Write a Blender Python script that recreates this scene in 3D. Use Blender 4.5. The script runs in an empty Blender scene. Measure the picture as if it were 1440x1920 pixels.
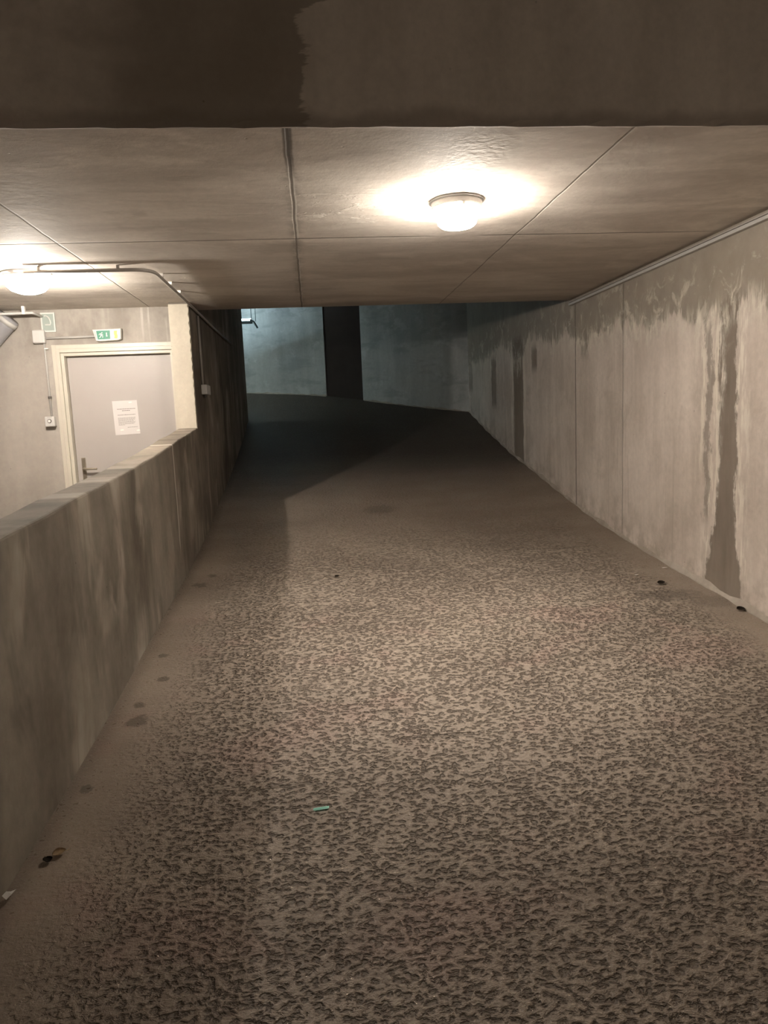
import bpy, bmesh, math, random
from mathutils import Vector, Matrix
random.seed(7)
scene = bpy.context.scene
COL = scene.collection

# ------------------------------------------------------------------ camera (origin of the measured frame)
F_PX = 1331.0
def nrm(v): return v.normalized()
dn = nrm(Vector((410, 9810, F_PX)))                 # world down, in (right, down, forward) of the lens
fw = Vector((585 - 720, 785 - 960, F_PX)); fw = nrm(fw - dn * fw.dot(dn))   # world +Y
rt = dn.cross(fw)
if rt.x < 0: rt = -rt
up = -dn
cam_data = bpy.data.cameras.new('camera'); cam = bpy.data.objects.new('camera', cam_data); COL.objects.link(cam)
cam_data.sensor_fit = 'VERTICAL'; cam_data.sensor_height = 36.0; cam_data.sensor_width = 27.0
cam_data.lens = F_PX / 1920.0 * 36.0
cam_data.clip_start = 0.02
ax = Vector((rt.x, fw.x, up.x)); ay = -Vector((rt.y, fw.y, up.y)); az = -Vector((rt.z, fw.z, up.z))
cam.matrix_world = Matrix(((ax.x, ay.x, az.x, 0), (ax.y, ay.y, az.y, 0), (ax.z, ay.z, az.z, 0), (0, 0, 0, 1)))
scene.camera = cam

# ------------------------------------------------------------------ node helper
class Sk:
    def __init__(s, g, o): s.g, s.o = g, o
    def __add__(s, b): return s.g.m('ADD', s, b)
    __radd__ = __add__
    def __sub__(s, b): return s.g.m('SUBTRACT', s, b)
    def __rsub__(s, b): return s.g.m('SUBTRACT', b, s)
    def __mul__(s, b): return s.g.m('MULTIPLY', s, b)
    __rmul__ = __mul__
    def __truediv__(s, b): return s.g.m('DIVIDE', s, b)
    def __neg__(s): return s.g.m('MULTIPLY', s, -1.0)
class G:
    def __init__(s, name):
        s.mat = bpy.data.materials.new(name); s.mat.use_nodes = True
        s.t = s.mat.node_tree; s.t.nodes.clear()
        s.out = s.t.nodes.new('ShaderNodeOutputMaterial')
        s.tc = s.t.nodes.new('ShaderNodeTexCoord')
        s.P = Sk(s, s.tc.outputs['Object'])
        sp = s.t.nodes.new('ShaderNodeSeparateXYZ'); s.t.links.new(s.P.o, sp.inputs[0])
        s.x, s.y, s.z = (Sk(s, sp.outputs[i]) for i in range(3))
    def put(s, inp, v):
        if isinstance(v, Sk): s.t.links.new(v.o, inp)
        elif v is not None:
            try: inp.default_value = v
            except Exception: inp.default_value = (*v, 1.0)
    def m(s, op, a, b=None, c=None, clamp=False):
        n = s.t.nodes.new('ShaderNodeMath'); n.operation = op; n.use_clamp = clamp
        for i, v in enumerate((a, b, c)):
            if v is not None: s.put(n.inputs[i], v)
        return Sk(s, n.outputs[0])
    def abs(s, a): return s.m('ABSOLUTE', a)
    def mn(s, a, b): return s.m('MINIMUM', a, b)
    def mx(s, a, b): return s.m('MAXIMUM', a, b)
    def sat(s, a): return s.m('ADD', a, 0.0, clamp=True)
    def ss(s, lo, hi, v):                                   # smoothstep, works with lo > hi
        n = s.t.nodes.new('ShaderNodeMapRange'); n.interpolation_type = 'SMOOTHSTEP'
        flip = not isinstance(lo, Sk) and not isinstance(hi, Sk) and lo > hi
        if flip: lo, hi = hi, lo
        s.put(n.inputs['Value'], v); s.put(n.inputs['From Min'], lo); s.put(n.inputs['From Max'], hi)
        n.inputs['To Min'].default_value = 1.0 if flip else 0.0; n.inputs['To Max'].default_value = 0.0 if flip else 1.0
        return Sk(s, n.outputs['Result'])
    def vec(s, x, y, z=0.0):
        n = s.t.nodes.new('ShaderNodeCombineXYZ')
        for i, v in enumerate((x, y, z)): s.put(n.inputs[i], v)
        return Sk(s, n.outputs[0])
    def noise(s, v, scale=1.0, detail=4.0, rough=0.55, dist=0.0):
        n = s.t.nodes.new('ShaderNodeTexNoise')
        s.put(n.inputs['Vector'], v); n.inputs['Scale'].default_value = scale; n.inputs['Detail'].default_value = detail
        n.inputs['Roughness'].default_value = rough; n.inputs['Distortion'].default_value = dist
        return Sk(s, n.outputs['Fac'])
    def voro(s, v, scale=1.0, feature='F1', rnd=1.0):
        n = s.t.nodes.new('ShaderNodeTexVoronoi'); n.feature = feature
        s.put(n.inputs['Vector'], v); n.inputs['Scale'].default_value = scale; n.inputs['Randomness'].default_value = rnd
        return Sk(s, n.outputs['Distance'])
    def curve(s, v, pts, lo, hi):                           # piecewise profile v -> value, values mapped from 0..1 to lo..hi
        n = s.t.nodes.new('ShaderNodeFloatCurve'); c = n.mapping.curves[0]
        a, b = pts[0][0], pts[-1][0]
        q = [((p - a) / (b - a), (w - lo) / (hi - lo)) for p, w in pts]
        c.points[0].location = q[0]; c.points[1].location = q[-1]
        for p in q[1:-1]: c.points.new(*p)
        n.mapping.update()
        s.put(n.inputs['Value'], s.sat((v - a) / (b - a)))
        return Sk(s, n.outputs[0]) * (hi - lo) + lo
    def mix(s, f, a, b, mode='MIX'):
        n = s.t.nodes.new('ShaderNodeMix'); n.data_type = 'RGBA'; n.blend_type = mode
        s.put(n.inputs['Factor'], f)
        ins = [i for i in n.inputs if i.type == 'RGBA']
        for i, v in zip(ins, (a, b)):
            if isinstance(v, Sk): s.t.links.new(v.o, i)
            else: i.default_value = (*v[:3], 1.0)
        return Sk(s, [o for o in n.outputs if o.type == 'RGBA'][0])
    def mul(s, col, v):                                     # colour times value
        n = s.t.nodes.new('ShaderNodeVectorMath'); n.operation = 'SCALE'
        s.put(n.inputs[0], col); s.put(n.inputs['Scale'], v)
        return Sk(s, n.outputs[0])
    def bsdf(s, color, rough=0.8, spec=0.3, metal=0.0, height=None, bstr=0.5, bdist=0.01, emit=None, estr=0.0):
        n = s.t.nodes.new('ShaderNodeBsdfPrincipled')
        s.put(n.inputs['Base Color'], color if isinstance(color, Sk) else (*color, 1.0))
        s.put(n.inputs['Roughness'], rough); s.put(n.inputs['Specular IOR Level'], spec); s.put(n.inputs['Metallic'], metal)
        if height is not None:
            b = s.t.nodes.new('ShaderNodeBump'); b.inputs['Strength'].default_value = bstr; b.inputs['Distance'].default_value = bdist
            s.put(b.inputs['Height'], height); s.t.links.new(b.outputs[0], n.inputs['Normal'])
        if emit is not None:
            n.inputs['Emission Color'].default_value = (*emit, 1); n.inputs['Emission Strength'].default_value = estr
        s.t.links.new(n.outputs[0], s.out.inputs[0])
        return s.mat

def plain(name, color, rough=0.5, spec=0.4, metal=0.0, wear=0.12, scale=14.0):
    g = G(name)
    k = g.noise(g.P, scale, 4) * (2 * wear) + (1.0 - wear)
    return g.bsdf(g.mul(g.vec(*color), k), rough, spec, metal, height=g.noise(g.P, 90, 3), bstr=0.08, bdist=0.002)

# ------------------------------------------------------------------ concrete materials
WALL_LIGHT = (0.56, 0.50, 0.44); WALL_DARK = (0.20, 0.175, 0.145)
def concrete_body(g, a, b, seed, vertical=True, runf=5.0):
    v = g.P
    big = g.noise(g.vec(g.x + seed, g.y + seed * 2, g.z), 0.9, 5, 0.6)
    run = g.noise(g.vec(g.x * runf + seed, g.y * runf, g.z * 0.7), 1.0, 5, 0.6) if vertical else g.noise(g.vec(g.x * 1.2 + seed, g.y * 3, g.z), 1.0, 5, 0.6)
    fine = g.noise(v, 26, 5, 0.7)
    f = g.ss(0.32, 0.70, big * 0.55 + run * 0.45)
    col = g.mix(f, a, b)
    col = g.mul(col, fine * 0.36 + 0.82)
    pit = g.ss(0.055, 0.02, g.voro(v, 9.0)) * g.ss(0.45, 0.6, g.noise(v, 2.2, 2))
    col = g.mul(col, 1.0 - pit * 0.5)
    h = fine * 0.5 + g.noise(v, 7, 3) * 0.6 - pit * 0.8
    return col, h

def mat_wall_right():
    g = G('concrete_right_wall'); y, z = g.y, g.z
    col, h = concrete_body(g, (0.52, 0.455, 0.395), (0.76, 0.685, 0.615), 3.1)
    bt = g.ss(0.50, 0.66, g.noise(g.vec(y * 2.4, z * 2.0, 15.0), 1.0, 6, 0.7, 0.4)); col = g.mix(bt * 0.4, col, (0.40, 0.345, 0.29))
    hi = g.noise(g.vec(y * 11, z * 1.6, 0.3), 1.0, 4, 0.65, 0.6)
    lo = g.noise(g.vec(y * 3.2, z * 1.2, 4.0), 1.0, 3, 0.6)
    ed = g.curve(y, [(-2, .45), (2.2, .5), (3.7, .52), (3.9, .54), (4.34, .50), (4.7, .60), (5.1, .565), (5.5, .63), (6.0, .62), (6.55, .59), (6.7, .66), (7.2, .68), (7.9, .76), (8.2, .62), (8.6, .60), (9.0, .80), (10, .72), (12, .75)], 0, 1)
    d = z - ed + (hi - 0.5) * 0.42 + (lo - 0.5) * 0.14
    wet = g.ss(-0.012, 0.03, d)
    # pale lime bloom just along the tide line
    bl = g.ss(0.16, 0.0, g.abs(d + 0.015)) * g.ss(0.42, 0.62, g.noise(g.vec(y * 16, z * 4, 1.0), 1.0, 4, 0.7))
    bl2 = g.ss(0.40, 0.05, g.abs(d - 0.10)) * g.ss(0.52, 0.66, g.noise(g.vec(y * 7, z * 6, 7.0), 1.0, 4, 0.7, 0.8))
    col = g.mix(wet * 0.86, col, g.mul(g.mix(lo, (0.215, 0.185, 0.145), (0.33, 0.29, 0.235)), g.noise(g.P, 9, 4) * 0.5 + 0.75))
    def streak(y0, w, top, bot, wob=0.06, k=0.8, flare=0.0):
        nonlocal col
        wv = (g.noise(g.vec(z * 3.1, y0 * 3.0, 0.0), 1.0, 4, 0.6) - 0.5) * wob * 2 + (g.noise(g.vec(z * 5, y * 14, y0), 1.0, 5, 0.75) - 0.5) * wob * 2.4
        wid = w + flare * g.ss(-0.6, -1.2, z)
        a = wid - g.abs(y - y0 + wv)
        mk = g.ss(-0.008, 0.02, a) * g.ss(bot - 0.05, bot + 0.08, z) * g.ss(top + 0.05, top - 0.08, z)
        col = g.mix(mk * k * (g.noise(g.vec(y * 9, z * 1.8, y0 + 3), 1.0, 4, 0.6) * 0.5 + 0.75), col, (0.20, 0.165, 0.13))
        rim = g.ss(0.10, 0.0, g.abs(a + 0.045)) * (1.0 - mk) * g.ss(bot + .1, bot + 0.6, z) * g.ss(top + 0.05, top - 0.08, z) * g.ss(0.45, 0.6, g.noise(g.vec(y * 20, z * 3, y0), 1.0, 4, 0.7))
        col = g.mix(g.sat(rim * 1.1), col, (0.78, 0.73, 0.64))
        return mk
    s1 = streak(4.06, 0.10, 0.62, -1.4, 0.07, 0.88, 0.10)
    streak(4.26, 0.035, 0.50, -0.75, 0.09, 0.6)
    streak(8.40, 0.20, 0.85, -0.9, 0.03, 0.85)
    streak(7.78, 0.10, 0.70, 0.42, 0.05, 0.7)
    streak(9.55, 0.13, 0.72, 0.05, 0.06, 0.65)
    streak(10.95, 0.13, 0.75, 0.30, 0.06, 0.55)
    streak(6.30, 0.08, 0.62, 0.44, 0.08, 0.6)
    # formwork joints
    jn = 0.0
    for y0, k in ((6.53, 0.75), (5.51, 0.35), (2.9, 0.4), (9.0, 0.3)):
        ln = g.ss(0.016, 0.004, g.abs(y - y0 + (g.noise(g.vec(z * 5, y0, 0), 1.0, 2) - 0.5) * 0.015))
        col = g.mix(ln * k, col, (0.13, 0.11, 0.09)); h = h - ln * 1.2
    thin = g.ss(0.60, 0.72, g.noise(g.vec(y * 34, z * 0.9, 9.0), 1.0, 3, 0.5)) * g.ss(0.7, -0.2, z)
    col = g.mix(thin * 0.22, col, (0.25, 0.21, 0.165))
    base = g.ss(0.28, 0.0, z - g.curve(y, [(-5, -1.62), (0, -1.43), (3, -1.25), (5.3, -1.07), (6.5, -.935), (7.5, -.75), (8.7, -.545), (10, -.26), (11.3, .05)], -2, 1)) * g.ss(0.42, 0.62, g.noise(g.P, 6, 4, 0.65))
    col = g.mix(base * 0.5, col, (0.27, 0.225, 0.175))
    col = g.mix(g.sat(bl * 0.65 + bl2 * 0.5), col, (0.74, 0.70, 0.60))
    cor = g.ss(11.0, 11.3, y) * g.ss(0.35, 0.5, g.noise(g.P, 5, 3))
    col = g.mix(cor * 0.5, col, (0.7, 0.7, 0.68))
    rough = g.mix(wet, (0.85,) * 3, (0.55,) * 3)
    return g.bsdf(col, rough, 0.25, height=h + bl * 0.6, bstr=0.45, bdist=0.008)

def mat_wall_left(name='concrete_parapet', a=(0.105, 0.089, 0.070), b=(0.30, 0.265, 0.218), seed=11.0):
    g = G(name); y, z = g.y, g.z
    col, h = concrete_body(g, a, b, seed, runf=2.6)
    dr = g.ss(0.46, 0.68, g.noise(g.vec(y * 4.2 + 2, z * 1.3, seed), 1.0, 4, 0.6, 0.5)) * g.ss(0.40, 0.62, g.noise(g.vec(y, z, seed), 1.6, 3))
    col = g.mix(dr * 0.75, col, (0.43, 0.385, 0.32))
    dk = g.ss(0.48, 0.72, g.noise(g.vec(y * 3.0, z * 1.1, seed + 5), 1.0, 4, 0.6, 0.6))
    col = g.mix(dk * 0.55, col, (0.07, 0.058, 0.045))
    dl = g.ss(0.022, 0.006, g.abs(y - 5.05 + (g.noise(g.vec(z * 3, 0, 0), 1.0, 3) - 0.5) * 0.05)) * g.ss(-0.95, -0.75, z)
    col = g.mix(dl * 0.6, col, (0.70, 0.65, 0.56))
    ln = g.ss(0.016, 0.004, g.abs(y - 6.25 + (g.noise(g.vec(z * 4, 0, 3), 1.0, 3) - 0.5) * 0.03)) * g.ss(0.1, -0.1, z)
    col = g.mix(ln * 0.6, col, (0.10, 0.085, 0.07))
    return g.bsdf(col, 0.85, 0.2, height=h, bstr=0.4, bdist=0.008)

def mat_wall_back():
    g = G('concrete_door_wall')
    col, h = concrete_body(g, (0.33, 0.30, 0.265), (0.45, 0.415, 0.37), 21.0)
    st = g.ss(0.53, 0.66, g.noise(g.vec(g.x * 24, g.z * 1.3, 2.0), 1.0, 3, 0.6)) * g.ss(0.55, 0.85, g.z)
    col = g.mix(st * g.ss(-1.9, -1.5, g.x) * 0.7, col, (0.58, 0.555, 0.51))
    dk = g.ss(0.45, 0.62, g.noise(g.vec(g.x * 3.5, g.z * 2.0, 8.0), 1.0, 4, 0.6)) * g.ss(0.55, 0.8, g.z)
    col = g.mix(dk * 0.6, col, (0.235, 0.21, 0.18))
    return g.bsdf(col, 0.85, 0.2, height=h, bstr=0.4, bdist=0.006)

def mat_far():
    g = G('concrete_far_wall'); x, z = g.x, g.z
    col, h = concrete_body(g, (0.40, 0.41, 0.40), (0.60, 0.61, 0.59), 31.0)
    hb = g.ss(0.50, 0.66, g.noise(g.vec(x * 2.0, g.y, z * 5.5), 1.0, 4, 0.6, 0.3))
    col = g.mix(hb * 0.45, col, (0.27, 0.28, 0.28))
    pt = g.ss(0.55, 0.66, g.noise(g.vec(x * 3, g.y, z * 3.3 + 4), 1.0, 4, 0.7))
    col = g.mix(pt * 0.35, col, (0.72, 0.74, 0.73))
    return g.bsdf(col, 0.85, 0.2, height=h, bstr=0.4, bdist=0.008)

def mat_ceiling():
    g = G('concrete_soffit'); x, y = g.x, g.y
    col, h = concrete_body(g, (0.60, 0.545, 0.48), (0.78, 0.725, 0.65), 41.0, vertical=False)
    cloud = g.ss(0.40, 0.66, g.noise(g.vec(x * 1.1, y * 3.2, 1.0), 1.0, 5, 0.62, 0.5))
    col = g.mix(cloud * 0.5, col, (0.37, 0.325, 0.28))
    stn = g.ss(0.50, 0.60, g.noise(g.vec(x * 0.9 + 5, y * 1.3, 21.0), 1.0, 6, 0.68, 0.6)); col = g.mix(stn * 0.38, col, (0.38, 0.335, 0.285))
    dash = g.ss(0.60, 0.70, g.noise(g.vec(x * 1.6, y * 9, 25.0), 1.0, 5, 0.6, 0.5)); col = g.mix(dash * 0.35, col, (0.32, 0.28, 0.235))
    # darker field towards the far edge
    fe = g.ss(4.15, 4.35, y + (g.noise(g.vec(x * 2.2, y, 0), 1.0, 4) - 0.5) * 0.25) * g.ss(-1.35, -1.0, x)
    col = g.mix(fe * 0.35, col, (0.30, 0.262, 0.225))
    edge = g.ss(6.25, 6.6, y + (g.noise(g.vec(x * 3, y * 2, 5), 1.0, 4) - 0.5) * 0.3)
    col = g.mix(edge * 0.45, col, (0.24, 0.21, 0.175))
    # pale scraped lime marks round the middle slab
    sc = g.ss(0.54, 0.62, g.noise(g.vec(x * 6, y * 17, 3.0), 1.0, 4, 0.7, 0.6)) * g.ss(0.75, 0.25, g.abs(x - 0.45)) * g.ss(0.42, 0.1, g.abs(y - 3.6))
    col = g.mix(sc * 0.75, col, (0.88, 0.84, 0.76)); h = h + sc * 0.7
    # rough popcorn patch in front of the lamp
    pr = g.ss(0.17, 0.06, g.abs(x - 0.70)) * g.ss(0.42, 0.25, g.abs(y - 3.05))
    h = h + pr * g.noise(g.P, 34, 3) * 1.6
    # slab joints
    def wob(v, s): return (g.noise(g.vec(v * 3.0, s, 0), 1.0, 3) - 0.5) * 0.02
    for x0, k, w in ((-1.322, 0.55, 0.008), (-0.034, 0.72, 0.009), (1.222, 0.5, 0.007)):
        a = g.abs(x - x0 + wob(y, x0))
        ln = g.ss(w, w * 0.3, a)
        col = g.mix(ln * k, col, (0.13, 0.11, 0.09)); h = h - ln * 2.0
        if k > 0.7:
            halo = g.ss(0.06, 0.0, a) * g.ss(0.40, 0.60, g.noise(g.vec(x * 8, y * 5, 2), 1.0, 4, 0.7))
            col = g.mix(halo * 0.55, col, (0.20, 0.175, 0.145))
            wide = g.ss(0.022, 0.012, a) * g.ss(3.15, 2.9, y); col = g.mix(wide * 0.8, col, (0.12, 0.10, 0.08))
            lime = g.ss(0.008, 0.003, g.abs(x - x0 + wob(y, x0) - 0.010)) * g.ss(3.05, 3.2, y) * g.ss(4.2, 4.1, y)
            col = g.mix(lime * 0.7, col, (0.75, 0.72, 0.65))
    b = g.abs(y - 4.165 + wob(x, 7.0))
    ln = g.ss(0.014, 0.004, b) * g.ss(0.40, 0.52, g.noise(g.vec(x * 0.9, 3.0, 0), 1.0, 2) + g.ss(0.4, -0.1, x) * 0.2)
    col = g.mix(ln * 0.7, col, (0.12, 0.10, 0.085)); h = h - ln * 1.5
    return g.bsdf(col, 0.8, 0.25, height=h, bstr=0.45, bdist=0.006)

def mat_beam():
    g = G('concrete_beam_face'); x, z = g.x, g.z
    col, h = concrete_body(g, (0.60, 0.55, 0.49), (0.76, 0.70, 0.63), 51.0)
    r = (g.noise(g.vec(x * 2.5, z * 7, 0), 1.0, 5, 0.7, 0.4) - 0.5)
    dampn = g.ss(0.055, 0.035, x + r * 0.28 + g.ss(1.34, 1.6, z) * -0.55) * g.ss(-1.0, -0.35, x + (g.noise(g.vec(x, z * 2, 3), 2.0, 4) - 0.5) * 0.9)
    col = g.mix(dampn * 0.62, col, (0.20, 0.168, 0.13))
    low = g.ss(1.07, 1.02, z + (g.noise(g.vec(x * 3, z * 3, 9), 1.0, 4, 0.6) - 0.5) * 0.12)
    col = g.mix(low * 0.5, col, (0.25, 0.215, 0.18))
    c2 = g.ss(0.5, 0.66, g.noise(g.vec(x * 1.5, z * 2, 13), 1.0, 4, 0.6)) * g.ss(0.3, -0.2, x)
    col = g.mix(c2 * 0.4, col, (0.30, 0.255, 0.205))
    return g.bsdf(col, 0.85, 0.2, height=h, bstr=0.4, bdist=0.006)

def mat_floor():
    g = G('stamped_concrete_ramp'); x, y = g.x, g.y
    wx = x + (g.noise(g.P, 13, 3) - 0.5) * 0.034 + (g.noise(g.P, 2.0, 2) - 0.5) * 0.05
    wy = y + (g.noise(g.vec(x + 7, y + 3, 0), 13, 3) - 0.5) * 0.026
    cells = g.voro(g.vec(wx * 42, wy * 50, 0), 1.0, 'F1', 0.9)
    fine = g.noise(g.vec(x, y, 0), 70, 4, 0.7)
    hn = g.noise(g.vec(wx * 47, wy * 66, 1.0), 1.0, 3, 0.66, 0.4)
    big = g.noise(g.vec(x * 0.9, y * 1.6, 2), 1.0, 4, 0.6)
    hh = hn * 0.62 + cells * 0.42
    pit = g.ss(0.545, 0.40, hh)
    ridge = g.ss(0.60, 0.70, hh)
    smooth_l = g.ss(-0.90, -0.35, x + (g.noise(g.vec(x, y, 4), 1.5, 3) - 0.5) * 0.35)
    smooth_r = g.ss(2.40, 2.02, x + (g.noise(g.vec(x, y, 8), 1.7, 3) - 0.5) * 0.35)
    far = g.ss(7.2, 4.6, y) * 0.8 + 0.2
    amt = smooth_l * smooth_r * far * g.ss(0.25, 0.50, g.noise(g.vec(x, y * 1.4, 6), 1.8, 4, 0.6) + 0.08)
    rows = g.ss(0.62, 0.70, g.noise(g.vec(x * 1.1, y * 15, 5), 1.0, 4, 0.55, 0.3)) * g.ss(0.45, 0.6, g.noise(g.vec(x, y, 12), 1.1, 2))
    col = g.mix(g.ss(0.3, 0.7, big), (0.225, 0.180, 0.142), (0.305, 0.250, 0.200))
    col = g.mul(col, fine * 0.5 + 0.75)
    col = g.mix(ridge * amt * 0.35, col, (0.40, 0.335, 0.27))
    red = g.ss(0.52, 0.68, g.noise(g.vec(x, y, 20), 1.9, 3)) * g.ss(4.6, 4.0, y)
    col = g.mix(red * 0.30, col, (0.33, 0.205, 0.175))
    col = g.mix(pit * amt * 0.62, col, g.mul(g.mix(0.5, col, (0.24, 0.17, 0.12)), 0.36))
    col = g.mix(rows * amt * 0.45, col, (0.10, 0.08, 0.06))
    # damp patch by the wall streak, oil spot, dirt clumps along the kerbs
    def spot(x0, y0, rx, ry, k, c=(0.09, 0.072, 0.057), rag=0.5):
        nonlocal col
        dx = (x - x0) / rx; dy = (y - y0) / ry
        d = g.m('SQRT', dx * dx + dy * dy) + (g.noise(g.P, 16, 5, 0.75) - 0.5) * rag * 4.5
        mk = g.ss(1.1, 0.6, d); col = g.mix(mk * k, col, c); return mk
    pud = spot(2.16, 4.14, 0.22, 0.11, 0.6, (0.115, 0.093, 0.075))
    spot(2.36, 3.98, 0.16, 0.12, 0.4, (0.115, 0.093, 0.075))
    spot(0.60, 6.74, 0.16, 0.14, 0.5, (0.09, 0.072, 0.06), 0.35)
    for x0, y0, r in ((-.83, 3.05, .055), (-.80, 3.46, .03), (-.86, 3.75, .03), (-.84, 4.95, .06), (-.78, 5.15, .04), (-.90, 2.55, .03), (-.86, 3.2, .03)):
        spot(x0, y0, r, r, 0.6, (0.06, 0.046, 0.036), 0.6)
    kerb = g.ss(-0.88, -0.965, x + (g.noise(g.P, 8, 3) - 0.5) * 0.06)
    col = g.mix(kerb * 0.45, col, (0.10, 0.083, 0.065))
    far_shade = g.ss(7.0, 9.2, y); col = g.mix(far_shade * 0.85, col, (0.062, 0.052, 0.043))  # shade of the far ramp painted into the floor colour
    h = (fine - 0.5) * 0.3 + (hh - 0.5) * amt * 1.2 - pit * amt * 0.9 - rows * amt * 0.7 + big * 0.4
    rough = 0.55 - g.ss(0.52, 0.70, g.noise(g.P, 55, 2)) * 0.33
    return g.bsdf(col, rough, 0.45 - far_shade * 0.38, height=h, bstr=1.0, bdist=0.013)

M = {}
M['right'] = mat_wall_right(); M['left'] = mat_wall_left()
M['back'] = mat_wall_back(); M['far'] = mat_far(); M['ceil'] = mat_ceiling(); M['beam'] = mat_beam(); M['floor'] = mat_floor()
def simple_concrete(name, a, b, seed):
    g = G(name); col, h = concrete_body(g, a, b, seed); return g.bsdf(col, 0.85, 0.2, height=h, bstr=0.4, bdist=0.008)
M['plain_conc'] = simple_concrete('concrete_plain', (0.36, 0.32, 0.27), (0.5, 0.45, 0.39), 61)
M['pillar'] = simple_concrete('concrete_painted_end', (0.46, 0.42, 0.345), (0.60, 0.555, 0.46), 67)
M['fillet'] = simple_concrete('mortar_fillet', (0.30, 0.26, 0.215), (0.54, 0.485, 0.42), 71)
M['door'] = plain('painted_steel_door', (0.42, 0.39, 0.365), 0.45, 0.4, wear=0.04, scale=3)
M['frame'] = plain('cream_door_frame', (0.58, 0.545, 0.465), 0.4, 0.45, wear=0.08, scale=9)
M['steel'] = plain('brushed_steel', (0.42, 0.37, 0.30), 0.38, 0.5, 0.8, wear=0.06)
M['pvc'] = plain('grey_pvc', (0.47, 0.455, 0.43), 0.45, 0.4, wear=0.08)
M['pvc_dim'] = plain('dusty_conduit', (0.36, 0.33, 0.30), 0.5, 0.4, wear=0.12)
M['white'] = plain('white_plastic', (0.60, 0.585, 0.56), 0.4, 0.4, wear=0.05)
M['clip'] = plain('pale_clip', (0.86, 0.83, 0.78), 0.35, 0.5, wear=0.04)
M['darkring'] = plain('dark_rubber', (0.10, 0.09, 0.08), 0.6, 0.3)
M['green'] = plain('sign_green', (0.012, 0.20, 0.115), 0.4, 0.4, wear=0.04)
M['signwhite'] = plain('sign_white', (0.68, 0.68, 0.64), 0.4, 0.4, wear=0.03)
M['yellow'] = plain('sign_yellow', (0.86, 0.66, 0.05), 0.4, 0.4, wear=0.05)
M['cream'] = plain('sign_cream', (0.86, 0.78, 0.58), 0.4, 0.4, wear=0.05)
M['palegreen'] = plain('pale_green_sign', (0.36, 0.41, 0.375), 0.4, 0.4, wear=0.1)
M['paper'] = plain('paper', (0.66, 0.635, 0.615), 0.6, 0.3, wear=0.03)
M['ink'] = plain('ink', (0.18, 0.16, 0.15), 0.8, 0.1, wear=0.1)
M['pipe'] = plain('grey_drain_pipe', (0.27, 0.265, 0.275), 0.45, 0.4, wear=0.1)
M['brown'] = plain('dark_brown_steel', (0.055, 0.042, 0.038), 0.95, 0.03, wear=0.2, scale=4)
M['batten'] = plain('batten_housing', (0.16, 0.20, 0.20), 0.5, 0.4)
M['plate'] = plain('lamp_base_plate', (0.50, 0.48, 0.46), 0.45, 0.4, wear=0.05)
M['teal'] = plain('turquoise_plastic', (0.50, 0.92, 0.80), 0.3, 0.5, wear=0.1)
M['leafpale'] = plain('dry_leaf_pale', (0.55, 0.42, 0.27), 0.7, 0.2, wear=0.3, scale=80)
M['leafdark'] = plain('dry_leaf_dark', (0.035, 0.026, 0.018), 0.7, 0.2, wear=0.3, scale=80)
def glow(name, color, strength, clear=0.0):
    """lit glass; clear is the share of light that passes straight through it (prismatic glass round a bulb)"""
    g = G(name); g.bsdf((0.9, 0.9, 0.88), 0.35, 0.4, emit=color, estr=strength)
    if clear:
        b = [n for n in g.t.nodes if n.type == 'BSDF_PRINCIPLED'][0]
        tr = g.t.nodes.new('ShaderNodeBsdfTransparent'); mx = g.t.nodes.new('ShaderNodeMixShader'); mx.inputs[0].default_value = clear
        g.t.links.new(b.outputs[0], mx.inputs[1]); g.t.links.new(tr.outputs[0], mx.inputs[2]); g.t.links.new(mx.outputs[0], g.out.inputs[0])
    return g.mat
M['glass_a'] = glow('lit_glass_warm', (1.0, 0.905, 0.80), 15.0, 0.6)
M['glass_b'] = glow('lit_glass_left', (1.0, 0.905, 0.80), 11.0, 0.6)
M['tube'] = glow('lit_tube_cool', (0.62, 0.88, 1.0), 6.0); M['tube_fill'] = glow('fill_tube_cool', (0.60, 0.84, 1.0), 180.0)

# ------------------------------------------------------------------ mesh helpers
def box(bm, x0, x1, y0, y1, z0, z1, bev=0.0, seg=2):
    vs = [bm.verts.new((x, y, z)) for x in (x0, x1) for y in (y0, y1) for z in (z0, z1)]
    fs = [bm.faces.new([vs[i] for i in q]) for q in ((0, 1, 3, 2), (4, 6, 7, 5), (0, 4, 5, 1), (2, 3, 7, 6), (0, 2, 6, 4), (1, 5, 7, 3))]
    if bev > 0:
        es = {e for f in fs for e in f.edges}
        bmesh.ops.bevel(bm, geom=list(es), offset=bev, segments=seg, profile=0.5, affect='EDGES')
def prism(bm, poly, y0, y1, bev=0.0):                       # poly in (x, z), extruded along y
    a = [bm.verts.new((x, y0, z)) for x, z in poly]; b = [bm.verts.new((x, y1, z)) for x, z in poly]
    n = len(poly); fs = [bm.faces.new(a), bm.faces.new(b[::-1])]
    for i in range(n): fs.append(bm.faces.new((a[i], b[i], b[(i + 1) % n], a[(i + 1) % n])))
    if bev > 0:
        bmesh.ops.bevel(bm, geom=list(fs[0].edges), offset=bev, segments=2, profile=0.5, affect='EDGES')
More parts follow.
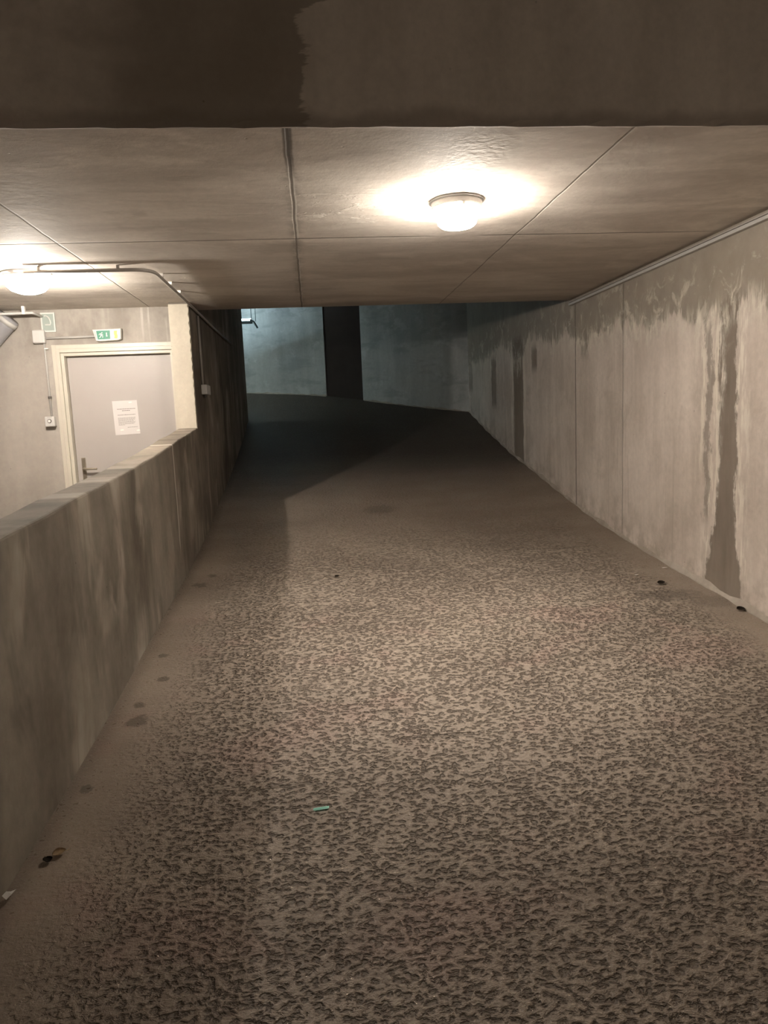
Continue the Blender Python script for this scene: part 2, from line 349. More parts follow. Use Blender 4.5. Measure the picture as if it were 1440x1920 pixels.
def tube(bm, pts, r, seg=12, caps=True):
    pts = [Vector(p) for p in pts]; rings = []; ref = None
    for i, p in enumerate(pts):
        t = (pts[min(i + 1, len(pts) - 1)] - pts[max(i - 1, 0)]).normalized()
        if ref is None:
            ref = Vector((0, 0, 1)) if abs(t.z) < 0.9 else Vector((1, 0, 0))
        u = (ref - t * ref.dot(t)).normalized(); ref = u; w = t.cross(u)
        rr = r[i] if isinstance(r, (list, tuple)) else r
        rings.append([bm.verts.new(p + (u * math.cos(a) + w * math.sin(a)) * rr) for a in (2 * math.pi * k / seg for k in range(seg))])
    for A, B in zip(rings, rings[1:]):
        for k in range(seg): bm.faces.new((A[k], A[(k + 1) % seg], B[(k + 1) % seg], B[k]))
    if caps: bm.faces.new(rings[0][::-1]); bm.faces.new(rings[-1])
def lathe(bm, prof, cx, cy, seg=40):                        # prof of (r, z)
    rings = []
    for r, z in prof:
        if r < 1e-5: rings.append([bm.verts.new((cx, cy, z))])
        else: rings.append([bm.verts.new((cx + r * math.cos(a), cy + r * math.sin(a), z)) for a in (2 * math.pi * k / seg for k in range(seg))])
    for A, B in zip(rings, rings[1:]):
        for k in range(seg):
            k2 = (k + 1) % seg
            if len(A) == 1 and len(B) > 1: bm.faces.new((A[0], B[k], B[k2]))
            elif len(B) == 1 and len(A) > 1: bm.faces.new((A[k], B[0], A[k2]))
            elif len(A) > 1: bm.faces.new((A[k], B[k], B[k2], A[k2]))
def arc(p0, c, p1, n=6):
    return [Vector(p0).lerp(Vector(c), t).lerp(Vector(c).lerp(Vector(p1), t), t) for t in (i / n for i in range(n + 1))]
def world_loc(o):
    v = Vector((0, 0, 0))
    while o is not None: v += o.location; o = o.parent
    return v
def obj(name, bm, mat, parent=None, loc=None, smooth=False, label=None):
    """link bm (built in world coordinates) as ONE mesh object; its origin goes to loc"""
    bmesh.ops.recalc_face_normals(bm, faces=bm.faces[:])
    me = bpy.data.meshes.new(name)
    off = Vector(loc) if loc is not None else Vector((0, 0, 0))
    pw = world_loc(parent) if parent is not None else Vector((0, 0, 0))
    org = pw + off if parent is not None else off
    bmesh.ops.translate(bm, verts=bm.verts[:], vec=-org)
    bm.to_mesh(me); bm.free()
    if smooth:
        for p in me.polygons: p.use_smooth = True
    me.materials.append(mat)
    o = bpy.data.objects.new(name, me); COL.objects.link(o)
    o.location = off
    if parent is not None: o.parent = parent
    if label: o['label'] = label
    return o
def thing(name, label, cat, loc, group=None):
    o = bpy.data.objects.new(name, None); COL.objects.link(o); o.location = loc; o.empty_display_size = 0.1
    o['label'] = label; o['category'] = cat
    if group: o['group'] = group
    return o
def tag(o, label, cat, group=None):
    o['label'] = label; o['category'] = cat
    if group: o['group'] = group
    return o
def struct(name, bm, mat, label=None, cat=None, **kw):
    o = obj(name, bm, mat, **kw); o['kind'] = 'structure'
    if label: o['label'] = label
    if cat: o['category'] = cat
    return o
NB = bmesh.new

# ------------------------------------------------------------------ ramp profile
PROF = [(-6, -1.70), (-3, -1.57), (0, -1.43), (2.1, -1.338), (3, -1.283), (4.1, -1.185), (5.3, -1.085), (6.4, -0.945), (7.5, -0.75), (8.7, -0.54), (10, -0.26), (11.2, 0.03), (12.3, 0.30), (13.2, 0.52), (15, 0.9)]
def fz(y):
    for i in range(len(PROF) - 1):
        (a, za), (b, zb) = PROF[i], PROF[i + 1]
        if a <= y <= b:
            def sl(j):
                j0, j1 = max(j - 1, 0), min(j + 1, len(PROF) - 1)
                return (PROF[j1][1] - PROF[j0][1]) / (PROF[j1][0] - PROF[j0][0])
            t = (y - a) / (b - a); hh = b - a
            return (2*t**3 - 3*t*t + 1)*za + (t**3 - 2*t*t + t)*hh*sl(i) + (-2*t**3 + 3*t*t)*zb + (t**3 - t*t)*hh*sl(i+1)
    return PROF[-1][1]
XL, XR, XI = -0.97, 2.47, -1.13        # ramp-side faces of left and right wall, room side of left wall
ZC = 1.0; YB = 2.62; YE = 6.64         # soffit height, front beam face, far edge of the soffit

def grid(bm, xs, ys, zf):
    V = [[bm.verts.new((x, y, zf(x, y))) for x in xs] for y in ys]
    for j in range(len(ys) - 1):
        for i in range(len(xs) - 1): bm.faces.new((V[j][i], V[j][i+1], V[j+1][i+1], V[j+1][i]))
def lin(a, b, n): return [a + (b - a) * i / n for i in range(n + 1)]
bm = NB()
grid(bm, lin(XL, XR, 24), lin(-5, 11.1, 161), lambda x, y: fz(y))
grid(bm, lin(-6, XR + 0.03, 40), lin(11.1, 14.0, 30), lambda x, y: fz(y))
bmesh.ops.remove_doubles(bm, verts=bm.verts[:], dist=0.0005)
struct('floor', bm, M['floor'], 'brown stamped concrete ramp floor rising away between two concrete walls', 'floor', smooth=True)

bm = NB(); box(bm, -6, XI, -5, 6.4, -1.5, -1.41)
struct('floor_left', bm, M['plain_conc'])

# right wall, full length
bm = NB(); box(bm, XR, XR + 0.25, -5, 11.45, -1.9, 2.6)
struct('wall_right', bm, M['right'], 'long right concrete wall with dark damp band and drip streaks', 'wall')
# mortar fillet along its base
bm = NB()
prev = None
for i, y in enumerate(lin(-2, 11.3, 120)):
    k = 0.020 + 0.010 * math.sin(i * 1.7) + 0.006 * math.sin(i * 0.53 + 1)
    if 44 < i < 60: k += 0.012
    z = fz(y)
    ring = [bm.verts.new((XR + .002, y, z - .01)), bm.verts.new((XR - k * .8, y, z - .01)), bm.verts.new((XR - k * .55, y, z + k * .35)), bm.verts.new((XR + .002, y, z + k * 1.25))]
    if prev:
        for a in range(3): bm.faces.new((prev[a], ring[a], ring[a+1], prev[a+1]))
    prev = ring
struct('baseboard_right', bm, M['fillet'], smooth=True)

# parapet beside the ramp and the taller wall that follows it
def ptop(y):
    pts = [(-5, -.66), (2.25, -.326), (2.69, -.299), (3.42, -.258), (4.32, -.200), (6.2, -.035)]
    for (a, za), (b, zb) in zip(pts, pts[1:]):
        if a <= y <= b: return za + (zb - za) * (y - a) / (b - a)
    return pts[-1][1]
bm = NB(); prev = None; bv = 0.010
ysp = lin(-5, 6.2, 90)
rings = []
for i, y in enumerate(ysp):
    z = ptop(y) + 0.002 * math.sin(i * 1.3) + 0.002 * math.sin(i * 0.7); zb = fz(y) - 0.12
    e = 0.002 * math.sin(i * 2.1)
    rings.append([bm.verts.new(p) for p in ((XL, y, zb), (XL, y, z - bv), (XL - bv * .35 + e, y, z - bv * .3), (XL - bv + e, y, z), (XI + bv, y, z), (XI, y, z - bv), (XI, y, -1.5))])
for A, B in zip(rings, rings[1:]):
    for k in range(len(A)):
        k2 = (k + 1) % len(A); bm.faces.new((A[k], B[k], B[k2], A[k2]))
bm.faces.new(rings[0]); bm.faces.new(rings[-1][::-1])
struct('wall_parapet', bm, M['left'], 'stained sloping concrete parapet along the left side of the ramp', 'wall')

bm = NB()
poly_y = lin(6.2, 11.12, 40)
A = [(bm.verts.new((XL, y, fz(y) - .12)), bm.verts.new((XL, y, ZC if y < YE else 2.6)), bm.verts.new((XI, y, ZC if y < YE else 2.6)), bm.verts.new((XI, y, -1.5))) for y in poly_y]
for a, b in zip(A, A[1:]):
    for k in range(4): bm.faces.new((a[k], b[k], b[(k+1) % 4], a[(k+1) % 4]))
bm.faces.new(A[0]); bm.faces.new(A[-1][::-1])
wl = struct('wall_left', bm, M['left'], 'dim left wall standing beyond the parapet end', 'wall')
bm = NB()
V = [(XI - .004, 6.19), (XL + .001, 6.19), (XL + .001, 6.2), (XI - .004, 6.2)]
rows = []
for i, z in enumerate(lin(-0.045, 0.985, 46)):
    j = 0.003 * math.sin(i * 1.9) + 0.002 * math.sin(i * 4.3)
    rows.append([bm.verts.new((V[0][0], V[0][1], z)), bm.verts.new((V[1][0] - .006 + j, V[1][1], z)), bm.verts.new((V[2][0], V[2][1] + .004, z)), bm.verts.new((V[3][0], V[3][1] + .004, z))])
for a, b in zip(rows, rows[1:]):
    for k in range(4): bm.faces.new((a[k], b[k], b[(k+1) % 4], a[(k+1) % 4]))
bm.faces.new(rows[0]); bm.faces.new(rows[-1][::-1])
e = obj('render_strip', bm, M['pillar'], parent=wl, label='pale cream painted end face of the wall')

# soffit and the beam face in front of it
bm = NB(); box(bm, -6, XR + .02, YB + 0.012, YE, ZC, ZC + 0.25)
struct('ceiling', bm, M['ceil'], 'low concrete slab ceiling over the ramp with dark joints', 'ceiling')
bm = NB()
xs = lin(-6, XR + .02, 140)
lowr = []
for i, x in enumerate(xs):
    w = 0.004 * math.sin(i * 1.13) + 0.003 * math.sin(i * 2.7)
    lowr.append((bm.verts.new((x, YB + w, ZC - .002)), bm.verts.new((x, YB, ZC + .02)), bm.verts.new((x, YB, 2.6)), bm.verts.new((x, YB + .012, 2.6)), bm.verts.new((x, YB + .012, ZC))))
for a, b in zip(lowr, lowr[1:]):
    for k in range(5): bm.faces.new((a[k], b[k], b[(k+1) % 5], a[(k+1) % 5]))
bm.faces.new(lowr[0]); bm.faces.new(lowr[-1][::-1])
struct('wall_front', bm, M['beam'], 'dark stained concrete beam face across the top of the view', 'beam')
bm = NB(); box(bm, -6, XR + .02, YE - .2, YE, ZC + .25, 2.6); struct('wall_above', bm, M['plain_conc'])
bm = NB(); box(bm, -6.2, XR + .25, -5.2, YB + .13, 2.6, 2.75); struct('ceiling_near', bm, M['plain_conc'])
bm = NB(); box(bm, -6.2, XR + .25, YE - .2, 14.2, 2.6, 2.75); struct('ceiling_far', bm, M['plain_conc'])
bm = NB(); box(bm, -6.2, XR + .25, -5.2, -5, -1.9, 2.6); struct('wall_behind', bm, M['plain_conc'])
bm = NB(); box(bm, -6.2, -6, -5, 14.2, -1.9, 2.6); struct('wall_side', bm, M['plain_conc'])
bm = NB(); box(bm, -6, XI, 10.97, 11.12, -1.5, 2.6); struct('wall_inner', bm, M['plain_conc'])

# wall with the door
YD = 6.4; FX0, FX1, FZ = -2.162, -1.132, 0.680
bm = NB()
box(bm, -6, FX0 + .02, YD, YD + .2, -1.5, ZC)
box(bm, FX0 + .02, XI, YD, YD + .2, FZ - .02, ZC)
struct('wall_back', bm, M['back'], 'stained concrete wall with the cream framed door', 'wall')

# ------------------------------------------------------------------ far curved wall and dark column
CUR = [(2.50, 11.08), (2.16, 11.28), (1.85, 11.47), (1.374, 11.80), (0.905, 12.17), (0.885, 12.20)]
CUR2 = [(0.275, 12.61), (-0.05, 12.76), (-0.40, 12.90), (-1.12, 13.12), (-2.0, 13.33), (-3.5, 13.5), (-6.1, 13.6)]
def sheet(bm, pts, z1, th=0.22):
    n = len(pts); cols = []
    for i, (x, y) in enumerate(pts):
        a = Vector(pts[max(i-1, 0)]); b = Vector(pts[min(i+1, n-1)]); t = (b - a).normalized(); nn = Vector((t.y, -t.x))
        if nn.y < 0: nn = -nn
        q = Vector((x, y)) + nn * th; zb = fz(min(y, 14)) - .2
        cols.append((bm.verts.new((x, y, zb)), bm.verts.new((x, y, z1)), bm.verts.new((q.x, q.y, z1)), bm.verts.new((q.x, q.y, zb))))
    for a, b in zip(cols, cols[1:]):
        for k in range(4): bm.faces.new((a[k], b[k], b[(k+1) % 4], a[(k+1) % 4]))
    bm.faces.new(cols[0]); bm.faces.new(cols[-1][::-1])
bm = NB(); sheet(bm, CUR, 2.6); struct('wall_far', bm, M['far'], 'dim blue grey concrete wall right of the dark column', 'wall')
bm = NB(); sheet(bm, CUR2, 2.6); struct('wall_far.001', bm, M['far'], 'cool lit concrete wall left of the dark column', 'wall')
bm = NB(); sheet(bm, [(0.96, 12.17), (0.27, 12.645)], 2.6, 0.18)
struct('column', bm, M['brown'], 'tall dark brown column between two blue lit concrete walls', 'column')
# lime fillet along the far wall base
bm = NB()
for pts in (CUR[:-1], CUR2[:5]):
    prev = None
    for i in range(len(pts) - 1):
        for t in lin(0, 1, 8)[:-1] + ([1] if i == len(pts) - 2 else []):
            x = pts[i][0] + (pts[i+1][0] - pts[i][0]) * t; y = pts[i][1] + (pts[i+1][1] - pts[i][1]) * t
            k = 0.016 + 0.006 * math.sin(x * 7) + 0.006 * math.sin(x * 31); z = fz(y)
            r = [bm.verts.new((x - k * .5, y - k * .8, z - .01)), bm.verts.new((x - k * .25, y - k * .4, z + k * .5)), bm.verts.new((x, y + .004, z + k * 1.3))]
            if prev: bm.faces.new((prev[0], r[0], r[1], prev[1])); bm.faces.new((prev[1], r[1], r[2], prev[2]))
            prev = r
struct('baseboard_far', bm, M['fillet'], smooth=True)

# ------------------------------------------------------------------ door
bm = NB(); box(bm, -2.065, -1.188, YD + .055, YD + .10, -1.40, 0.612, 0.003)
d1 = struct('door_1', bm, M['door'], 'pale grey steel door with paper notice and lever handle', 'door', loc=(-1.62, YD + .07, -1.4))
bm = NB()
def frame_ring(bm, o, i, y0, y1):   # three sided frame, o/i = outer and inner offsets from the opening
    x0, x1, zt = -2.068, -1.185, 0.613
    box(bm, x0 - o, x0 - i, y0, y1, -1.40, zt + o, 0.003)
    box(bm, x0 - i, x1 + min(i, .05), y0, y1, zt + i, zt + o, 0.003)
    box(bm, x1 + min(i, .05), x1 + min(o, .052), y0, y1, -1.40, zt + o, 0.0)
frame_ring(bm, 0.094, 0.060, YD - .012, YD + .02)
frame_ring(bm, 0.060, 0.028, YD - .022, YD + .02)
frame_ring(bm, 0.028, 0.000, YD - .004, YD + .11)
obj('door_frame', bm, M['frame'], parent=d1, label='stepped cream door frame')
bm = NB()
box(bm, -2.025, -1.99, YD + .047, YD + .055, -0.47, -0.255, 0.003)
hp = obj('handle_plate', bm, M['steel'], parent=d1)
bm = NB()
tube(bm, [(-2.006, YD + .05, -.352)] + arc((-2.006, YD + .02, -.352), (-2.006, YD + .0, -.352), (-1.985, YD - .002, -.352), 5) + [(-1.90, YD - .002, -.353), (-1.885, YD - .002, -.354)], 0.0095)
obj('door_handle', bm, M['steel'], parent=d1, smooth=True, label='steel lever door handle')

# notice sheet on the door
q = [(-1.722, .222), (-1.511, .225), (-1.505, -.066), (-1.716, -.073)]
n0 = thing('paper_notice', 'white printed paper notice taped to the grey door', 'notice', (-1.61, YD + .053, .08))
bm = NB()
prism(bm, q, YD + .0525, YD + .0545)
obj('sheet', bm, M['paper'], parent=n0)
def onpaper(u, v):
    a = Vector(q[0]).lerp(Vector(q[1]), u); b = Vector(q[3]).lerp(Vector(q[2]), u); return a.lerp(b, v)
def words(bm, u0, u1, v, h):
    u = u0
    while u < u1 - .01:
        w = min(random.uniform(.03, .085), u1 - u)
        prism(bm, [onpaper(u, v)[:], onpaper(u + w, v)[:], onpaper(u + w, v + h)[:], onpaper(u, v + h)[:]], YD + .0517, YD + .0524)
        u += w + .012
for nm, ls in (('heading', [(.17, .90, .235, .017), (.36, .68, .285, .017)]), ('subheading', [(.17, .90, .41, .014)]),
               ('paragraph', [(.17, (.88, .86, .87, .80, .86, .84, .80, .42)[i], .50 + i * .030, .010) for i in range(8)]), ('signature', [(.52, .92, .785, .011)])):
    bm = NB()
    for a in ls: words(bm, *a)
    obj(nm, bm, M['ink'], parent=n0, label='small dark print')
for i, (u, v) in enumerate(((.28, .86), (.93, .90), (.72, .06))):
    bm = NB(); c = onpaper(u, v)
    prism(bm, [(c.x - .016, c.y + .004), (c.x + .012, c.y + .008), (c.x + .016, c.y - .004), (c.x - .010, c.y - .006)], YD + .0515, YD + .0524)
    obj('tape', bm, M['clip'], parent=n0)

# ------------------------------------------------------------------ exit sign
sg = thing('exit_sign', 'green and white emergency exit sign above the grey door', 'sign', (-1.69, YD - .02, .775))
O = [(-1.806, .822), (-1.568, .826), (-1.574, .738), (-1.600, .728), (-1.755, .722), (-1.782, .728)]
bm = NB(); prism(bm, O, YD - .045, YD, 0.008)
obj('housing', bm, M['signwhite'], parent=sg, label='slanted white sign housing')
yf = YD - .0475
bm = NB(); prism(bm, [(-1.772, .809), (-1.660, .811), (-1.662, .740), (-1.764, .738)], yf, YD - .044)
gp = obj('panel', bm, M['green'], parent=sg, label='green sign panel')
yp = yf - .0012
bm = NB()
def sq(pts): prism(bm, pts, yp, yf + .0004)
mx, mz, k = -1.735, .774, .0062
def P(u, v): return (mx + u * k, mz + v * k)
sq([P(.6, 3.2), P(1.5, 3.9), P(2.3, 3.3), P(2.2, 2.3), P(1.2, 2.0), P(.5, 2.5)])                    # head
sq([P(-1.3, 2.2), P(.6, 1.8), P(1.2, .6), P(.4, -1.2), P(-.9, -.8), P(-.6, .6)])                      # trunk
sq([P(-1.3, 2.2), P(-2.6, 1.0), P(-3.0, -.1), P(-2.5, -.3), P(-1.8, .8), P(-.7, 1.4)])                # arm back
sq([P(.6, 1.8), P(1.8, .7), P(2.9, 1.1), P(3.0, .6), P(1.7, .0), P(.7, .8)])                          # arm forward
sq([P(-.9, -.8), P(-1.0, -2.2), P(-2.8, -3.3), P(-2.5, -4.1), P(-.2, -2.8), P(.2, -1.0)])             # leg back
sq([P(.4, -1.0), P(1.9, -1.6), P(1.5, -3.8), P(2.6, -3.8), P(2.6, -3.3), P(2.2, -3.2), P(2.9, -1.1), P(1.0, -.1)])
obj('running_figure', bm, M['signwhite'], parent=gp, label='white running figure')
bm = NB(); sq([(-1.693, .793), (-1.685, .793), (-1.685, .768), (-1.679, .768), (-1.688, .757), (-1.697, .768), (-1.693, .768)])
obj('arrow', bm, M['signwhite'], parent=gp, label='white down arrow')
bm = NB(); prism(bm, [(-1.657, .803), (-1.626, .804), (-1.626, .750), (-1.655, .748)], yf, YD - .044)
obj('door_symbol', bm, M['cream'], parent=sg, label='cream door symbol')
bm = NB(); prism(bm, [(-1.625, .806), (-1.600, .807), (-1.604, .786), (-1.599, .764), (-1.604, .742), (-1.628, .744), (-1.624, .765), (-1.629, .786)], yf, YD - .044)
obj('yellow_strip', bm, M['yellow'], parent=sg, label='yellow strip of the sign')
bm = NB(); prism(bm, [(-1.789, .806), (-1.779, .806), (-1.772, .738), (-1.781, .738)], yf, YD - .044)
obj('grey_strip', bm, M['pvc'], parent=sg)

# junction box, pipes and switch on the door wall
jb = thing('junction_box', 'pale grey junction box beside the exit sign, lamp lit', 'electrical box', (-2.245, YD, .775))
bm = NB(); box(bm, -2.293, -2.196, YD - .05, YD, .722, .832, .008); obj('box_body', bm, M['white'], parent=jb)
bm = NB(); box(bm, -2.289, -2.200, YD - .056, YD - .049, .727, .827, .004); obj('lid', bm, M['white'], parent=jb)
def pipe(name, label, pts, r, mat, clips=(), group=None, clipr=None, clipmat=None, cat='conduit'):
    t = thing(name, label, cat, pts[0], group)
    bm = NB(); tube(bm, pts, r); obj('pipe', bm, mat, parent=t, smooth=True)
    return t
hc = pipe('conduit_pipe', 'short horizontal conduit between junction box and exit sign', [(-2.196, YD - .016, .764), (-1.79, YD - .016, .768)], .0095, M['pvc'])
vc = pipe('conduit_pipe', 'thin vertical conduit from junction box down to the push switch', [(-2.214, YD - .014, .722), (-2.214, YD - .014, .60), (-2.213, YD - .014, .11)], .0085, M['pvc'])
bm = NB(); tube(bm, [(-2.213, YD - .014, .262), (-2.213, YD - .014, .280)], .0155); obj('collar', bm, M['darkring'], parent=vc, label='dark collar')
bm = NB(); box(bm, -2.214, -2.182, YD - .03, YD, .672, .684, .003); obj('clip', bm, M['clip'], parent=vc, label='bright pale clip')
sw = thing('push_switch', 'small white switch box left of the cream door frame', 'switch', (-2.22, YD, .065))
bm = NB(); box(bm, -2.262, -2.182, YD - .055, YD, .025, .110, .007); obj('box_body', bm, M['white'], parent=sw)
bm = NB(); tube(bm, [(-2.222, YD - .058, .072), (-2.222, YD - .053, .072)], .017, 24); rg = obj('ring', bm, M['darkring'], parent=sw, label='dark ring')
bm = NB(); tube(bm, [(-2.222, YD - .063, .072), (-2.222, YD - .053, .072)], .011, 24); obj('button', bm, M['clip'], parent=sw, smooth=False)
bm = NB(); box(bm, -2.240, -2.200, YD - .0565, YD - .054, .100, .106); obj('rim', bm, M['pvc'], parent=sw)

# pale pictogram plate behind the junction box
ps = thing('pictogram_plate', 'pale green framed pictogram plate high on wall above junction box', 'sign', (-2.165, YD, .90))
bm = NB(); box(bm, -2.222, -2.108, YD - .012, YD, .815, .975, .004); obj('plate', bm, M['palegreen'], parent=ps)
bm = NB()
for a in ((-2.222, -2.108, .963, .975), (-2.222, -2.108, .815, .827), (-2.222, -2.211, .827, .963), (-2.119, -2.108, .827, .963)):
    box(bm, a[0], a[1], YD - .017, YD - .011, a[2], a[3])
obj('frame', bm, M['signwhite'], parent=ps, label='white plate border')
bm = NB()
tube(bm, [(-2.193, YD - .013, .945)] + arc((-2.185, YD - .013, .95), (-2.15, YD - .013, .945), (-2.145, YD - .013, .89), 6) + [(-2.15, YD - .013, .875), (-2.19, YD - .013, .875)], .0055, 8)
obj('pictogram', bm, M['signwhite'], parent=ps, label='white curved pictogram')

# conduit and drain pipe at the upper left
cp = pipe('conduit_pipe', 'white conduit high on door wall at the left picture edge', [(-5.95, YD - .215, .897), (-3.14, YD - .215, .933), (-2.232, YD - .215, .9455)] + arc((-2.225, YD - .215, .946), (-2.213, YD - .215, .946), (-2.213, YD - .20, .946), 5) + [(-2.213, YD + .004, .946)], .011, M['white'])
bm = NB(); box(bm, -2.291, -2.268, YD - .23, YD - .20, .935, .9995, .003); obj('clip', bm, M['clip'], parent=cp)
dp = thing('drain_pipe', 'grey slanting drain pipe at the left picture edge under conduit', 'pipe', (-2.47, YD - .12, .9))
bm = NB(); tube(bm, [(-2.437, YD - .105, .930), (-2.49, YD - .105, .875), (-2.75, YD - .105, .61), (-3.1, YD - .105, .22), (-3.22, YD - .105, .06), (-3.26, YD - .105, -.10), (-3.26, YD - .105, -1.405)], .085, 24); obj('pipe', bm, M['pipe'], parent=dp, smooth=True)
bm = NB(); tube(bm, [(-2.449, YD - .105, .918), (-2.475, YD - .105, .891)], .090, 24); obj('collar', bm, M['pvc'], parent=dp, smooth=True, label='paler pipe collar')

# ------------------------------------------------------------------ ceiling lamps
LA = (0.742, 3.50); LB = (-1.775, 4.93)
la = thing('ceiling_lamp', 'glowing round ceiling lamp over the middle of the ramp', 'lamp', (*LA, ZC), 'round ceiling lamps')
bm = NB(); lathe(bm, [(0, ZC), (.130, ZC), (.132, ZC - .006), (.122, ZC - .012), (.120, ZC - .030), (.116, ZC - .036), (0, ZC - .036)], *LA); obj('base_plate', bm, M['plate'], parent=la, smooth=False)
bm = NB(); lathe(bm, [(.104, ZC - .036), (.112, ZC - .044), (.113, ZC - .054), (.106, ZC - .060), (.100, ZC - .062), (.098, ZC - .085), (.091, ZC - .106), (.076, ZC - .118), (.05, ZC - .123), (0, ZC - .124)], *LA); obj('glass_shade', bm, M['glass_a'], parent=la, smooth=True, label='bright glowing glass shade')
for a in (0.6, 2.7, 4.8):
    bm = NB(); c = Vector((LA[0] + .113 * math.cos(a), LA[1] + .113 * math.sin(a), 0))
    box(bm, c.x - .007, c.x + .007, c.y - .007, c.y + .007, ZC - .046, ZC - .028, .002); obj('clip', bm, M['plate'], parent=la)
lb = thing('ceiling_lamp', 'glowing round ceiling lamp in the side room near the door', 'lamp', (*LB, ZC), 'round ceiling lamps')
bm = NB(); lathe(bm, [(0, ZC), (.150, ZC), (.152, ZC - .008), (.142, ZC - .020), (.128, ZC - .044), (0, ZC - .044)], *LB); obj('base_plate', bm, M['plate'], parent=lb)
bm = NB(); lathe(bm, [(.128, ZC - .044), (.136, ZC - .047), (.138, ZC - .058), (.130, ZC - .064), (.125, ZC - .084), (.100, ZC - .108), (.055, ZC - .125), (0, ZC - .130)], *LB); obj('glass_shade', bm, M['glass_b'], parent=lb, smooth=True, label='bright glowing glass shade')
bm = NB()
tube(bm, [(LB[0] - .118, LB[1] - .09, ZC - .058), (LB[0] - .116, LB[1] - .11, ZC - .035), (LB[0] - .09, LB[1] - .135, ZC - .026), (LB[0] + .09, LB[1] - .135, ZC - .026), (LB[0] + .118, LB[1] - .10, ZC - .04)], .004, 8)
obj('guard_wire', bm, M['white'], parent=lb, smooth=True, label='thin white guard wire')

def bulb(name, parent, x, y, z, watts, col):
    l = bpy.data.lights.new(name, 'POINT'); l.energy = watts; l.color = col; l.shadow_soft_size = 0.022
    o = bpy.data.objects.new(name, l); COL.objects.link(o); o.parent = parent; o.location = Vector((x, y, z)) - parent.location
bulb('bulb', la, *LA, ZC - .100, 18.0, (1.0, 0.905, 0.80)); bulb('bulb', lb, *LB, ZC - .104, 45.0, (1.0, 0.905, 0.80))

# the ribbed bottom of the ramp lamp's glass throws part of its light straight down
l = bpy.data.lights.new('bulb_lens', 'SPOT'); l.energy = 78.0; l.color = (1.0, 0.905, 0.80); l.shadow_soft_size = 0.03; l.spot_size = math.radians(100); l.spot_blend = 1.0
o = bpy.data.objects.new('bulb_lens', l); COL.objects.link(o); o.parent = la; o.location = (0, 0, -.105); o.rotation_euler = (math.radians(9), 0, 0)

# unseen fill light added behind the viewer to lift the beam face
l = bpy.data.lights.new('fill_behind', 'POINT'); l.energy = 11.0; l.color = (1.0, 0.905, 0.80); l.shadow_soft_size = 0.12
o = bpy.data.objects.new('fill_behind', l); COL.objects.link(o); o.location = (0.9, -4.5, 2.42)

# conduit from that lamp to the wall end and on along the wall
ZP = 0.970; XP = -0.948; YP = 4.74
lc = thing('conduit_pipe', 'long bent conduit from the side room lamp past the wall end', 'conduit', (-1.6, YP, ZP))
bm = NB()
tube(bm, [(-1.72, YP, ZP), (-1.4, YP, ZP), (-1.15, YP, ZP)] + arc((-1.08, YP, ZP), (XP, YP, ZP), (XP, YP + .15, ZP), 7) + [(XP, 5.5, ZP), (XP, 6.2, ZP), (XP, 7.5, ZP - .012), (XP, 9.2, ZP - .012)], .0115)
obj('pipe', bm, M['pvc_dim'], parent=lc, smooth=True)
for x in (-1.63, -1.155):
    bm = NB(); box(bm, x - .008, x + .008, YP - .012, YP + .012, ZP + .006, ZC - .0005, .002); obj('bracket', bm, M['pvc_dim'], parent=lc)
for y in (5.02, 5.32, 5.66):
    bm = NB(); box(bm, XP - .016, XP + .016, y - .012, y + .012, ZP + .004, ZC - .0005, .002); obj('bracket', bm, M['clip'], parent=lc, label='pale bracket')
wc = thing('conduit_pipe', 'vertical conduit down the dim ramp wall to a box', 'conduit', (XL + .012, 6.62, .94))
bm = NB(); tube(bm, [(XL + .012, 6.60, .945), (XL + .012, 6.60, .34)], .0105); obj('pipe', bm, M['pvc_dim'], parent=wc, smooth=True)
wb = thing('junction_box', 'grey junction box on the dim ramp wall past the parapet', 'electrical box', (XL, 6.72, .29))
bm = NB(); box(bm, XL, XL + .05, 6.56, 6.80, .255, .342, .007); obj('box_body', bm, M['white'], parent=wb)
bm = NB(); tube(bm, [(XL + .02, 6.62, .262), (XL + .02, 6.64, .232)], .012); obj('cable_gland', bm, M['darkring'], parent=wb)

# trunking along the right wall under the soffit
ct = thing('cable_trunking', 'thin pale cable trunking along the top of the right wall', 'cable trunking', (XR, 1.0, .96))
bm = NB(); box(bm, XR - .032, XR + .003, 0.6, 6.62, .945, .966, .003); obj('channel', bm, M['pvc'], parent=ct)
bm = NB(); box(bm, XR - .034, XR + .003, 0.6, 6.62, .968, .977, .002); obj('cover', bm, M['pvc_dim'], parent=ct)

# ------------------------------------------------------------------ cool battens beyond the left wall
def batten(x0, x1, y, z, label, tm='tube'):
    t = thing('batten_light', label, 'lamp', (x1, y, z), 'hanging tube lights')
    bm = NB(); box(bm, x0, x1, y - .05, y + .05, z - .035, z + .005, .006); obj('housing', bm, M['batten'], parent=t)
    bm = NB(); tube(bm, [(x0 + .03, y, z + .026), (x1 - .02, y, z + .026)], .019, 16); obj('tube', bm, M[tm], parent=t, smooth=True, label='glowing cool tube')
    bm = NB(); tube(bm, [(x1 - .03, y - .055, z + .02), (x1 + .03, y - .058, z - .02), (x1 + .085, y - .06, z - .12)], .016, 8); obj('bracket', bm, M['batten'], parent=t)
    for dx in (-.01, .06):
        bm = NB(); tube(bm, [(x1 + dx, y - .05, z - .01), (x1 + dx, y - .05, 2.6)], .006, 8); obj('hanger_rod', bm, M['batten'], parent=t)
    return t
batten(-2.3, -0.905, 12.35, 1.655, 'cool tube light hanging before the far wall beyond left wall end')
batten(-4.6, -3.1, 11.6, 2.2, 'added cool tube light, unseen behind left wall, brightens the far wall', 'tube_fill')  # unseen batten added to light the far wall

